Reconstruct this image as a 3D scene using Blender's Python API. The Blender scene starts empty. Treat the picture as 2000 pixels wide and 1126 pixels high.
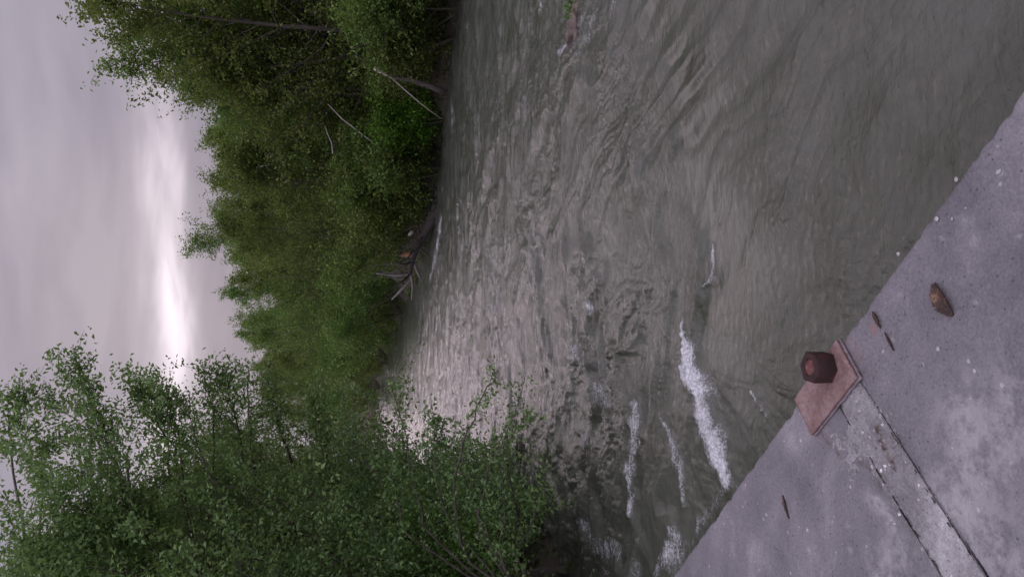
import bpy, math, random
import numpy as np
from mathutils import Matrix, Vector
R = math.radians
C = bpy.context.scene.collection
PI = math.pi

# ------------------------------------------------------------------ camera frame
H = 3.5                                   # eye height above the river
TH = math.atan(310 / 1500)                # the phone looks a little down
cT, sT = math.cos(TH), math.sin(TH)
WT = H - 0.70                             # top of the concrete wall

def ray(px, py):                          # photograph pixel (2000 x 1126, lying on its side) -> world direction
    x = (563 - py) / 1500; y = (1000 - px) / 1500
    return np.array([x, cT + y * sT, -sT + y * cT])
def on(px, py, z=0.0):                    # point on the level z
    d = ray(px, py); t = (z - H) / d[2]
    return np.array([d[0] * t, d[1] * t, z])
def at(px, py, Y):                        # point at depth Y
    d = ray(px, py); t = Y / d[1]
    return np.array([d[0] * t, Y, H + d[2] * t])

# ------------------------------------------------------------------ numpy noise
def _hash(ix, iy, seed):
    h = (ix.astype(np.int64) * 374761393 + iy.astype(np.int64) * 668265263 + seed * 974634777) & 0xffffffff
    h = ((h ^ (h >> 13)) * 1274126177) & 0xffffffff
    return (h ^ (h >> 16)) & 0xffffffff
def perlin(x, y, seed=0):
    x0 = np.floor(x); y0 = np.floor(y); fx = x - x0; fy = y - y0
    u = fx * fx * fx * (fx * (fx * 6 - 15) + 10); v = fy * fy * fy * (fy * (fy * 6 - 15) + 10)
    def g(ix, iy, dx, dy):
        a = _hash(ix, iy, seed) * (2 * PI / 4294967296.0)
        return np.cos(a) * dx + np.sin(a) * dy
    a = g(x0, y0, fx, fy); b = g(x0 + 1, y0, fx - 1, fy)
    c = g(x0, y0 + 1, fx, fy - 1); d = g(x0 + 1, y0 + 1, fx - 1, fy - 1)
    return (a + (b - a) * u) * (1 - v) + (c + (d - c) * u) * v
def fbm(x, y, oct=4, seed=0, gain=.5):
    s = 0; a = 1.0
    for i in range(oct):
        s = s + a * perlin(x * 2 ** i + 17.3 * i, y * 2 ** i - 9.1 * i, seed + i); a *= gain
    return s
def sstep(a, b, x):
    t = np.clip((x - a) / (b - a), 0, 1); return t * t * (3 - 2 * t)
def polydist(x, y, pts, signed=False):
    """distance to a polyline (2D); signed: + on the left of its direction. also the running parameter"""
    best = np.full(x.shape, 1e9); sg = np.ones(x.shape); par = np.zeros(x.shape)
    n = len(pts) - 1
    for i in range(n):
        ax, ay = pts[i][:2]; bx, by = pts[i + 1][:2]
        dx, dy = bx - ax, by - ay; L2 = dx * dx + dy * dy
        t = np.clip(((x - ax) * dx + (y - ay) * dy) / L2, 0, 1)
        d = np.hypot(x - ax - t * dx, y - ay - t * dy)
        m = d < best
        best = np.where(m, d, best); par = np.where(m, (i + t) / n, par)
        sg = np.where(m, np.sign(dx * (y - ay) - dy * (x - ax)), sg)
    return (best * sg if signed else best), par

# ------------------------------------------------------------------ object helpers
def mesh_np(name, V, F, mat=None, smooth=False, attrs=None):
    V = np.asarray(V, np.float32).reshape(-1, 3); F = np.asarray(F, np.int32)
    me = bpy.data.meshes.new(name); k = F.shape[1]
    me.vertices.add(len(V)); me.vertices.foreach_set('co', V.ravel())
    me.loops.add(F.size); me.loops.foreach_set('vertex_index', F.ravel())
    me.polygons.add(len(F))
    me.polygons.foreach_set('loop_start', np.arange(0, F.size, k, dtype=np.int32))
    me.polygons.foreach_set('loop_total', np.full(len(F), k, np.int32))
    if smooth: me.polygons.foreach_set('use_smooth', np.ones(len(F), bool))
    me.update(calc_edges=True)
    if attrs:
        for an, arr in attrs.items():
            a = me.attributes.new(an, 'FLOAT', 'POINT'); a.data.foreach_set('value', np.asarray(arr, np.float32).ravel())
    if mat: me.materials.append(mat)
    return me
def obj(name, me, parent=None, loc=(0, 0, 0)):
    o = bpy.data.objects.new(name, me); C.objects.link(o); o.location = loc
    if parent: o.parent = parent
    return o
def tag(o, label, cat, group=None, kind=None):
    o['label'] = label; o['category'] = cat
    if group: o['group'] = group
    if kind: o['kind'] = kind
    return o
def thing(name, label, cat, loc=(0, 0, 0), rz=0, group=None):
    o = bpy.data.objects.new(name, None); C.objects.link(o)
    o.empty_display_size = .2; o.location = loc; o.rotation_euler = (0, 0, rz)
    return tag(o, label, cat, group)

class MB:                                  # quads only (triangles repeat a vertex would break, so tubes/boxes are quads)
    def __init__(s): s.V = []; s.F = []; s.n = 0
    def add(s, V, F):
        V = np.asarray(V, float).reshape(-1, 3); F = np.asarray(F, int)
        s.V.append(V); s.F.append(F + s.n); s.n += len(V)
    def tube(s, pts, rad, sides=6, cap=True):
        P = np.asarray(pts, float); n = len(P)
        rad = np.broadcast_to(np.asarray(rad, float), (n,))
        T = np.gradient(P, axis=0); T /= np.linalg.norm(T, axis=1)[:, None] + 1e-9
        ref = np.array([0.31, .2, .93]);  ref = ref if abs(T[0] @ ref) < .95 else np.array([1., 0, 0])
        A = np.cross(T, ref); A /= np.linalg.norm(A, axis=1)[:, None] + 1e-9
        B = np.cross(T, A)
        th = np.arange(sides) * 2 * PI / sides
        V = P[:, None, :] + rad[:, None, None] * (np.cos(th)[None, :, None] * A[:, None, :] + np.sin(th)[None, :, None] * B[:, None, :])
        i = np.arange(n - 1)[:, None] * sides; j = np.arange(sides)[None, :]; j2 = (j + 1) % sides
        F = np.stack([i + j, i + j2, i + sides + j2, i + sides + j], -1).reshape(-1, 4)
        V = V.reshape(-1, 3)
        if cap and sides >= 4 and sides % 2 == 0:      # quad strips over both ends
            for b in (0, (n - 1) * sides):
                for k in range(sides // 2 - 1):
                    q = [b + k, b + k + 1, b + sides - 2 - k, b + sides - 1 - k]
                    F = np.vstack([F, q if b else q[::-1]])
        s.add(V, F)
    def mesh(s, name, mat, smooth=True, attrs=None):
        return mesh_np(name, np.vstack(s.V), np.vstack(s.F), mat, smooth, attrs)

# ------------------------------------------------------------------ materials
def mat(name):
    m = bpy.data.materials.new(name); m.use_nodes = True
    nt = m.node_tree; b = nt.nodes['Principled BSDF']
    return m, nt, b, nt.nodes['Material Output']
def N(nt, t, **kw):
    n = nt.nodes.new(t)
    for k, v in kw.items():
        if k.startswith('_'): n.inputs[int(k[1:])].default_value = v
        else: setattr(n, k, v)
    return n
def ramp(nt, src, stops):
    r = nt.nodes.new('ShaderNodeValToRGB'); e = r.color_ramp.elements
    while len(e) < len(stops): e.new(.5)
    for q, (p, c) in zip(e, stops):
        q.position = p; q.color = (*c, 1) if len(c) == 3 else c
    nt.links.new(src, r.inputs[0]); return r.outputs[0]
def noise(nt, vec, scale, detail=4, rough=.55, dist=0):
    n = nt.nodes.new('ShaderNodeTexNoise'); n.inputs['Scale'].default_value = scale
    n.inputs['Detail'].default_value = detail; n.inputs['Roughness'].default_value = rough
    n.inputs['Distortion'].default_value = dist
    if vec is not None: nt.links.new(vec, n.inputs['Vector'])
    return n.outputs['Fac']
def mixc(nt, f, a, b, mode='MIX'):
    m = nt.nodes.new('ShaderNodeMix'); m.data_type = 'RGBA'; m.blend_type = mode
    for s, v in ((m.inputs[0], f), (m.inputs[6], a), (m.inputs[7], b)):
        if hasattr(v, 'links'): nt.links.new(v, s)
        else: s.default_value = v if not isinstance(v, tuple) or len(v) == 4 else (*v, 1)
    return m.outputs[2]
def mth(nt, op, a, b=None, c=None, clamp=False):
    m = nt.nodes.new('ShaderNodeMath'); m.operation = op; m.use_clamp = clamp
    for i, v in enumerate((a, b, c)):
        if v is None: continue
        if hasattr(v, 'links'): nt.links.new(v, m.inputs[i])
        else: m.inputs[i].default_value = v
    return m.outputs[0]
def objco(nt, scale=None):
    t = nt.nodes.new('ShaderNodeTexCoord'); o = t.outputs['Object']
    if scale:
        m = nt.nodes.new('ShaderNodeMapping'); m.inputs['Scale'].default_value = scale
        nt.links.new(o, m.inputs[0]); o = m.outputs[0]
    return o
def bump(nt, h, strength, dist, normal=None):
    b = nt.nodes.new('ShaderNodeBump'); b.inputs['Strength'].default_value = strength; b.inputs['Distance'].default_value = dist
    nt.links.new(h, b.inputs['Height'])
    if normal is not None: nt.links.new(normal, b.inputs['Normal'])
    return b.outputs[0]

def leaf_mat(name, c0, c1, c2, trans=.45):
    m, nt, b, out = mat(name); L = nt.links.new
    g = N(nt, 'ShaderNodeNewGeometry'); oi = N(nt, 'ShaderNodeObjectInfo')
    isl = g.outputs['Random Per Island']
    n = noise(nt, objco(nt), .55, 3)
    f = mth(nt, 'ADD', mth(nt, 'MULTIPLY', isl, .45), mth(nt, 'MULTIPLY', n, .55))
    col = ramp(nt, f, [(.22, c0), (.5, c1), (.78, c2)])
    hs = N(nt, 'ShaderNodeHueSaturation'); L(col, hs.inputs['Color'])
    L(mth(nt, 'MULTIPLY_ADD', oi.outputs['Random'], .05, .475), hs.inputs['Hue'])
    L(mth(nt, 'MULTIPLY_ADD', oi.outputs['Random'], .5, .75), hs.inputs['Value'])
    col = hs.outputs[0]
    L(col, b.inputs['Base Color']); b.inputs['Roughness'].default_value = .55
    b.inputs['Specular IOR Level'].default_value = .25
    t = N(nt, 'ShaderNodeBsdfTranslucent'); L(mixc(nt, .5, col, (.13, .20, .03)), t.inputs[0])
    mx = N(nt, 'ShaderNodeMixShader'); mx.inputs[0].default_value = trans
    L(b.outputs[0], mx.inputs[1]); L(t.outputs[0], mx.inputs[2]); L(mx.outputs[0], out.inputs[0])
    return m
LEAF = leaf_mat('green leaves', (.042, .094, .018), (.088, .160, .032), (.155, .240, .052))
LEAF_OLIVE = leaf_mat('olive leaves', (.058, .090, .020), (.115, .162, .036), (.190, .236, .056))
LEAF_FRESH = leaf_mat('fresh leaves', (0.054, 0.150, 0.014), (0.102, 0.240, 0.026), (0.168, 0.336, 0.042))
LEAF_NEAR = leaf_mat('willow leaves', (0.069, 0.138, 0.048), (0.131, 0.241, 0.085), (0.214, 0.338, 0.124))
LEAF_COVER = leaf_mat('ground cover leaves', (0.022, 0.041, 0.012), (0.042, 0.072, 0.017), (0.072, 0.108, 0.024))

def bark_mat(name, a, b_, scale=9):
    m, nt, b, out = mat(name)
    n = noise(nt, objco(nt, (1, 1, .25)), scale, 6, .7)
    nt.links.new(ramp(nt, n, [(.3, a), (.7, b_)]), b.inputs['Base Color'])
    b.inputs['Roughness'].default_value = .9
    nt.links.new(bump(nt, n, .8, .02), b.inputs['Normal']); return m
BARK = bark_mat('dark bark', (.018, .015, .012), (.085, .072, .060))
WETBARK = bark_mat('wet black bark', (.008, .007, .006), (.04, .034, .03))
BARK_GREEN = bark_mat('young green bark', (.03, .032, .018), (.09, .085, .055))
BARK_PALE = bark_mat('bleached bark', (.20, .18, .16), (.42, .38, .35))
BARK_GREY = bark_mat('grey dead bark', (.07, .062, .058), (.20, .18, .17))
WOOD_RAW = bark_mat('torn orange wood', (.16, .07, .035), (.36, .20, .11))

# ------------------------------------------------------------------ banks
E_ = np.array([-.682, .732]); Nn = np.array([-.732, -.682]); O_ = np.array([.217, .691])   # wall edge: along, inland, origin
def sw(s, w, z=None):
    s = np.asarray(s, float); w = np.asarray(w, float)
    x = O_[0] + s * E_[0] + w * Nn[0]; y = O_[1] + s * E_[1] + w * Nn[1]
    return (x, y) if z is None else np.stack([x, y, np.broadcast_to(z, x.shape)], -1)
def to_sw(x, y):
    dx = x - O_[0]; dy = y - O_[1]
    return dx * E_[0] + dy * E_[1], dx * Nn[0] + dy * Nn[1]
FAR = [(60, -38), (32, -4), (20, 14), (13.2, 21.5), (9.7, 25.5), (7.9, 28.3), (5.6, 31.3), (3.3, 33.8), (.2, 43.2), (-1.4, 54.5), (-6.6, 78), (-14.5, 109), (-27, 146), (-60, 185)]
NEAR = [(45, -48), sw(-6, 0.3), sw(4.2, .3), (-4.3, 6.4), (-4.55, 8.5), (-4.35, 11), (-4.2, 14), (-5.4, 20), (-9.5, 35), (-16, 60), (-27, 100), (-44, 140), (-78, 172)]
NEAR = [tuple(map(float, p)) for p in NEAR]

def ground_z(x, y):
    df, _ = polydist(x, y, FAR, True); dn, _ = polydist(x, y, NEAR, True)
    dfar = -df                              # + beyond the far bank (right of its direction)
    dnear = dn                              # + inland on the near bank (left of its direction)
    d = np.maximum(dfar, dnear)
    z = np.where(d < 0, -1.3 * sstep(0, 3.0, -d), .95 * sstep(0, 1.6, d) + .09 * np.clip(d - 1, 0, 14) )
    z = z + fbm(x * .5, y * .5, 4, 5) * .35 * sstep(-.6, 1.5, d) - .05
    s, w = to_sw(x, y)
    m = sstep(.1, .5, w) * sstep(-9, -7, s) * (1 - sstep(3.6, 5.4, s)) * (1 - sstep(8, 14, w))
    return z * (1 - m) + (WT - .12) * m + 0

# ground sheet
gx = np.concatenate([np.linspace(-400, -60, 30), np.linspace(-58, 40, 250), np.linspace(44, 400, 30)])
gy = np.concatenate([np.linspace(-200, -12, 16), np.linspace(-10, 90, 260), np.linspace(92, 600, 90)])
GX, GY = np.meshgrid(gx, gy, indexing='ij'); n1, n2 = GX.shape
GZ = ground_z(GX, GY)
def grid_faces(a, b):
    i = np.arange(a - 1)[:, None] * b; j = np.arange(b - 1)[None, :]
    return np.stack([i + j, i + b + j, i + b + j + 1, i + j + 1], -1).reshape(-1, 4)
m, nt, b, out = mat('bank soil')
n = noise(nt, objco(nt), 1.7, 8, .65)
col = ramp(nt, n, [(.3, (.018, .014, .010)), (.5, (.045, .036, .024)), (.68, (.05, .06, .022)), (.85, (.10, .085, .06))])
nt.links.new(col, b.inputs['Base Color']); b.inputs['Roughness'].default_value = .95
nt.links.new(bump(nt, noise(nt, objco(nt), 9, 6, .7), 1, .06), b.inputs['Normal'])
SOIL = m
g = obj('ground', mesh_np('ground', np.stack([GX, GY, GZ], -1), grid_faces(n1, n2), SOIL, True)); g['kind'] = 'structure'

# ------------------------------------------------------------------ water
NA, NR = 800, 1450
ang = np.linspace(R(-34), R(37), NA)
near = 1.0; far = 260.0
tt = np.linspace(0, 1, NR)
rad = near * (far / near) ** (tt ** .93)
AN, RA = np.meshgrid(ang, rad, indexing='ij')
WX = RA * np.sin(AN); WY = RA * np.cos(AN)
def wpix(*pp): return [tuple(on(px, py, 0)[:2]) for px, py in pp]
def water_fields(x, y):
    gX = np.clip(x - .6, 0, 4); bend = np.minimum(gX ** 2 * 1.1, gX * 1.8) * (1 - sstep(9, 16, y))
    gL = np.clip(-x - .3, 0, 5)
    w2x = .30 * fbm(x * 1.5, y * 1.5, 2, 81); w2y = .22 * fbm(x * 1.5, y * 1.5, 2, 82)
    q = y + bend * .75 + .22 * gL * (1 - sstep(10, 16, y)) + 1.1 * fbm(x * .42, y * .42, 3, 91) + w2y
    p = x + 1.2 * fbm(x * .4, y * .4, 3, 77) + w2x
    # calm sheet of water in front of the wave front, rough elsewhere
    front = wpix((1250, 60), (1290, 150), (1318, 230), (1322, 350), (1345, 430), (1385, 480), (1396, 540), (1372, 600), (1350, 640), (1375, 740), (1398, 830), (1425, 930), (1470, 1020), (1520, 1126))
    fp = np.array(sorted(front)); xs = np.linspace(-8, 8, 400); yf = np.interp(xs, fp[:, 0], fp[:, 1]); yf = np.convolve(np.pad(yf, 8, 'edge'), np.ones(17) / 17, 'valid')
    par = sstep(3, -1.5, x)
    d = (y + .18 * fbm(x * .9, y * .9, 3, 52) - np.interp(x, xs, yf)) * .85
    calm = sstep(-.02, .25, -d) * (1 - sstep(.5, 1.5, -d)) * .7 * sstep(-1.2, -.3, x) 
    h = np.zeros_like(x)
    big = fbm(p * .5, q * .95, 3, 3)                       # swell, crests lie across the view
    rid = 1 - 2.4 * np.abs(fbm(p * .55 + .25 * q, q * 1.05, 2, 13))    # sharp crests
    def ridged(fx, fy, oc, sd):
        o_ = 0; a_ = 1.
        for i in range(oc): o_ = o_ + a_ * (.5 - 1.6 * np.abs(perlin(p * fx * 1.9 ** i + 3.1 * i, q * fy * 1.9 ** i - 1.7 * i, sd + i))); a_ *= .55
        return o_
    chop = .55 * ridged(1.9, 3.1, 3, 23) + .55 * fbm(p * 2.6, q * 3.9, 3, 123)
    fine = ridged(6.5, 8.5, 3, 31)
    gust = .55 + 1.1 * sstep(-.25, .3, fbm(x * .33, y * .33, 3, 201))      # rough and smoother patches
    chop = chop * gust; fine = fine * gust
    rfar = sstep(6.5, 9.5, y)
    pool = 1 - sstep(5.5, 8.5, y)
    amp_far = 1 / (1 + (y / 26.) ** 2 * .5)
    lefty = sstep(-.2, -1.3, x) * (1 - sstep(11, 14, y)) * sstep(3.5, 5.5, y)      # the broken water below the foam
    A = .036 + .056 * rfar + .012 * lefty
    h += A * big * 1.5
    h += (.016 + .040 * rfar + .014 * lefty) * (1 - .5 * sstep(.8, 2.2, x) * (1 - sstep(12, 18, y))) * rid * (1 - .85 * calm)
    h += (.013 + .034 * rfar + .022 * lefty) * chop * (1 - .9 * calm)
    h += (.0052 + .0115 * rfar + .0065 * lefty) * fine * (1 - .75 * calm)
    # wave front: a low step that rises away from the camera side
    fw = .03 + .025 * sstep(.25, .6, par)
    h += fw * np.exp(-((d - .03) / .2) ** 2) * sstep(.0, .2, par) * (.55 + 1.1 * fbm(x * 1.3, y * 1.3, 3, 55)).clip(0)
    h -= .020 * (.7 + 1.2 * fbm(x * .9, y * .9, 2, 57)).clip(0) * np.exp(-((d + .3) / .26) ** 2) * sstep(.0, .2, par)
    # dark hollow and standing waves beyond the front
    for (a, bb, hh, ww) in (((1240, 230), (1262, 400), .10, .16), ((1185, 360), (1180, 470), .07, .18), ((1175, 560), (1150, 480), .05, .2), ((1090, 380), (1085, 430), .07, .2), ((1045, 270), (1110, 110), .08, .22), ((1300, 530), (1370, 560), .08, .15), ((1150, 150), (1080, 250), .05, .2), ((1230, 760), (1250, 800), .07, .2)):
        dd, _ = polydist(x, y, wpix(a, bb), True); ad = np.abs(dd)
        h += .5 * hh * np.exp(-(ad / (ww * 1.2) * (1 + .4 * fbm(x * 2.5, y * 2.5, 2, 19))) ** 2)
    # dark bands of the tongue at the right
    for pl, hh, ww in (([(1290, 330), (1395, 195), (1470, 110), (1490, 0)], .035, .14), ([(1330, 200), (1380, 120), (1440, 0)], .035, .13), ([(1480, 190), (1560, 110), (1620, 0)], .03, .14), ([(1690, 30), (1800, 20), (1950, 60)], .012, .07)):
        dd, _ = polydist(x, y, wpix(*pl))
        h += hh * np.exp(-(dd / ww) ** 2)
    h = h * amp_far
    # foam
    f = np.zeros_like(x)
    for pl, ww, st in (([(1343, 638), (1352, 690), (1368, 745), (1385, 800), (1398, 850), (1412, 905), (1424, 940)], .17, 1.05),
                       ([(1330, 715), (1365, 745)], .12, 1.0),
                       ([(1395, 480), (1398, 530), (1380, 560)], .06, .62),
                       ([(1250, 790), (1253, 850), (1244, 920), (1248, 1000)], .12, .64),
                       ([(1298, 815), (1322, 870), (1335, 930), (1342, 985)], .10, .60),
                       ([(1424, 930), (1400, 985), (1370, 1020), (1355, 1060)], .10, .40),
                       ([(1320, 1030), (1335, 1060), (1290, 1126)], .14, .58),
                       ([(1470, 760), (1500, 810)], .05, .55),
                       ([(1150, 830), (1145, 870)], .16, .7), ([(1118, 680), (1130, 700)], .15, .6), ([(1160, 590), (1168, 604)], .12, .7),
                       ([(1165, 750), (1200, 790)], .2, .45), ([(1185, 1060), (1230, 1075)], .2, .55), ([(1130, 1000), (1200, 1126)], .25, .45),
                       ([(862, 420), (860, 455), (852, 500), (842, 540)], .5, .62), ([(866, 360), (866, 385)], .3, .5),
                       ([(884, 190), (886, 265)], .4, .46), ([(1120, 80), (1098, 104)], .10, .6), ([(1062, 0), (1052, 25)], .15, .6), ([(1170, 20), (1155, 70)], .08, .6),
                       ([(905, 440), (900, 560)], .3, .45), ([(815, 760), (845, 830)], .6, .45)):
        dd, pr = polydist(x, y, wpix(*pl))
        wob = 1 + .9 * fbm(x * 3, y * 3, 3, 41)
        wl = .45 + .75 * np.sin(PI * np.clip(pr, .02, .98)) + .5 * perlin(pr * 5, 0 * pr, int(ww * 1000))
        f = np.maximum(f, st * (1 + .35 * perlin(pr * 7 + 3, 0 * pr, int(st * 100))) * np.exp(-(dd / (ww * wl.clip(.3) * wob.clip(.35))) ** 2))
    crest = sstep(.55, .95, rid) * sstep(7, 10, y) * sstep(.05, .35, fbm(x * .35, y * .35, 2, 61)) * .36
    f = np.maximum(f, crest)
    streak = sstep(.15, .5, fbm(p * .7 , q * 5, 3, 63)) * lefty * .38
    f = np.maximum(f, streak)
    h += f.clip(0, 1) * (.022 + .035 * np.abs(fbm(x * 9, y * 9, 3, 71)) * 1.6) * (y < 14)
    return h, f, calm
WZ, FO, CALM = water_fields(WX, WY)
m, nt, b, out = mat('muddy river water'); L = nt.links.new
fo = N(nt, 'ShaderNodeAttribute', attribute_name='foam').outputs['Fac']
ca = N(nt, 'ShaderNodeAttribute', attribute_name='calm').outputs['Fac']
oc = objco(nt)
of = objco(nt, (.55, 1.5, 1))
fn = mth(nt, 'ADD', mth(nt, 'MULTIPLY', noise(nt, of, 22, 8, .72, .6), .5), mth(nt, 'MULTIPLY', noise(nt, of, 5.5, 5, .6, .8), .5))
fn = mth(nt, 'ADD', mth(nt, 'MULTIPLY', fn, .75), mth(nt, 'MULTIPLY', noise(nt, oc, 1.7, 4, .6, .5), .25))
fm = mth(nt, 'ADD', fo, mth(nt, 'MULTIPLY', mth(nt, 'SUBTRACT', fn, .50), 2.7))
N_ = N(nt, 'ShaderNodeMapRange', interpolation_type='SMOOTHSTEP'); vo = N(nt, 'ShaderNodeTexVoronoi', feature='DISTANCE_TO_EDGE'); vo.inputs['Scale'].default_value = 23
wv = N(nt, 'ShaderNodeTexNoise'); wv.inputs['Scale'].default_value = 9; L(oc, wv.inputs['Vector'])
wm = mixc(nt, .12, oc, wv.outputs['Color'], 'ADD'); L(wm, vo.inputs['Vector'])
lace = ramp(nt, vo.outputs['Distance'], [(.03, (1, 1, 1)), (.16, (0, 0, 0))])
fm = mth(nt, 'ADD', fm, mth(nt, 'MULTIPLY', mth(nt, 'SUBTRACT', lace, .6), .20)); L(fm, N_.inputs[0]); N_.inputs[1].default_value = .26; N_.inputs[2].default_value = .98
gate = N(nt, 'ShaderNodeMapRange'); L(fo, gate.inputs[0]); gate.inputs[1].default_value = .12; gate.inputs[2].default_value = .4
foam = mth(nt, 'MULTIPLY', N_.outputs[0], gate.outputs[0])
mud = ramp(nt, noise(nt, oc, .8, 5, .6, .5), [(.35, (.039, .044, .031)), (.65, (.067, .073, .059))])
L(mixc(nt, mth(nt, 'MULTIPLY', foam, .85), mud, ramp(nt, noise(nt, oc, 34, 5, .75), [(.36, (.26, .28, .29)), (.58, (.66, .68, .70))])), b.inputs['Base Color'])
L(mth(nt, 'MULTIPLY_ADD', foam, .5, .055), b.inputs['Roughness'])
b.inputs['IOR'].default_value = 1.333; b.inputs['Specular IOR Level'].default_value = .8
r1 = noise(nt, objco(nt, (.9, 1.3, 1)), 10, 7, .66, .7)
r2 = noise(nt, objco(nt, (.7, 1.6, 1)), 2.2, 4, .6, .3)
hgt = mth(nt, 'ADD', mth(nt, 'MULTIPLY', r1, .48), r2)
hgt = mth(nt, 'MULTIPLY', hgt, mth(nt, 'MULTIPLY_ADD', ca, -.8, 1))
hgt = mth(nt, 'ADD', hgt, mth(nt, 'MULTIPLY', foam, mth(nt, 'MULTIPLY', noise(nt, oc, 40, 4), .6)))
L(bump(nt, hgt, .9, .046), b.inputs['Normal'])
WATER = m
V = np.stack([WX, WY, WZ], -1)
w = obj('water', mesh_np('water', V, grid_faces(NA, NR), WATER, True, {'foam': FO, 'calm': CALM})); w['kind'] = 'structure'

# ------------------------------------------------------------------ concrete wall
def concrete(name, base, lo, hi, speck, bscale=1.0):
    m, nt, b, out = mat(name); L = nt.links.new; oc = objco(nt)
    big = noise(nt, oc, 5.5, 6, .62, .4); mid = noise(nt, oc, 38, 6, .7); fin = noise(nt, oc, 420, 3, .6)
    col = ramp(nt, big, [(.34, lo), (.52, base), (.70, hi)])
    col = mixc(nt, mth(nt, 'MULTIPLY', ramp(nt, mid, [(.35, (1, 1, 1)), (.6, (0, 0, 0))]), .28), col, lo)
    v = N(nt, 'ShaderNodeTexVoronoi', feature='F1'); v.inputs['Scale'].default_value = 95; v.inputs['Randomness'].default_value = 1
    L(oc, v.inputs['Vector'])
    rnd = N(nt, 'ShaderNodeSeparateColor'); L(v.outputs['Color'], rnd.inputs[0])
    spk = mth(nt, 'MULTIPLY', mth(nt, 'LESS_THAN', v.outputs['Distance'], .27), mth(nt, 'GREATER_THAN', rnd.outputs[0], 1 - speck))
    spk = mth(nt, 'MULTIPLY', spk, ramp(nt, mid, [(.45, (0, 0, 0)), (.6, (1, 1, 1))]))
    col = mixc(nt, mth(nt, 'MULTIPLY', spk, .75), col, tuple(min(1, c * 1.75) for c in hi))
    v2 = N(nt, 'ShaderNodeTexVoronoi'); v2.inputs['Scale'].default_value = 190; L(oc, v2.inputs['Vector'])
    r2_ = N(nt, 'ShaderNodeSeparateColor'); L(v2.outputs['Color'], r2_.inputs[0])
    pit = mth(nt, 'MULTIPLY', mth(nt, 'LESS_THAN', v2.outputs['Distance'], .3), mth(nt, 'GREATER_THAN', r2_.outputs[1], .90))
    col = mixc(nt, mth(nt, 'MULTIPLY', pit, .55), col, tuple(c * .35 for c in lo))
    col = mixc(nt, .42, col, ramp(nt, noise(nt, oc, 230, 5, .75), [(.33, (.2, .2, .2)), (.67, (.8, .8, .8))]), 'OVERLAY')
    # faint trowel scratches running across the coping
    mp = N(nt, 'ShaderNodeMapping'); mp.inputs['Rotation'].default_value = (0, 0, R(-48)); mp.inputs['Scale'].default_value = (9, 170, 1); L(oc, mp.inputs[0])
    scr = noise(nt, mp.outputs[0], 1, 3, .6)
    scr = mth(nt, 'MULTIPLY', ramp(nt, scr, [(.66, (0, 0, 0)), (.74, (1, 1, 1))]), ramp(nt, big, [(.48, (0, 0, 0)), (.62, (1, 1, 1))]))
    col = mixc(nt, mth(nt, 'MULTIPLY', scr, .5), col, tuple(min(1, c * 1.5) for c in hi))
    for an, cc in (('pale', (.29, .283, .287)), ('dirt_shade', (.048, .030, .016)), ('rust', (.22, .10, .08))):
        a = N(nt, 'ShaderNodeAttribute', attribute_name=an).outputs['Fac']
        k = mth(nt, 'MULTIPLY', a, ramp(nt, mid, [(.42, (.1, .1, .1)), (.58, (1, 1, 1))]), clamp=True)
        col = mixc(nt, k, col, cc)
    L(col, b.inputs['Base Color']); b.inputs['Roughness'].default_value = .88; b.inputs['Specular IOR Level'].default_value = .3
    hh = mth(nt, 'ADD', mth(nt, 'MULTIPLY', mid, .5), mth(nt, 'MULTIPLY', fin, .25))
    hh = mth(nt, 'SUBTRACT', hh, mth(nt, 'MULTIPLY', pit, .35)); hh = mth(nt, 'ADD', hh, mth(nt, 'MULTIPLY', spk, .2))
    L(bump(nt, hh, .8 * bscale, .004), b.inputs['Normal'])
    return m
CONC = concrete('lilac grey concrete', (.130, .124, .134), (.090, .086, .095), (.195, .189, .195), .10)
MORT = concrete('coarse joint mortar', (.235, .230, .235), (.13, .126, .13), (.40, .394, .398), .6, 2.8)

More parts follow.
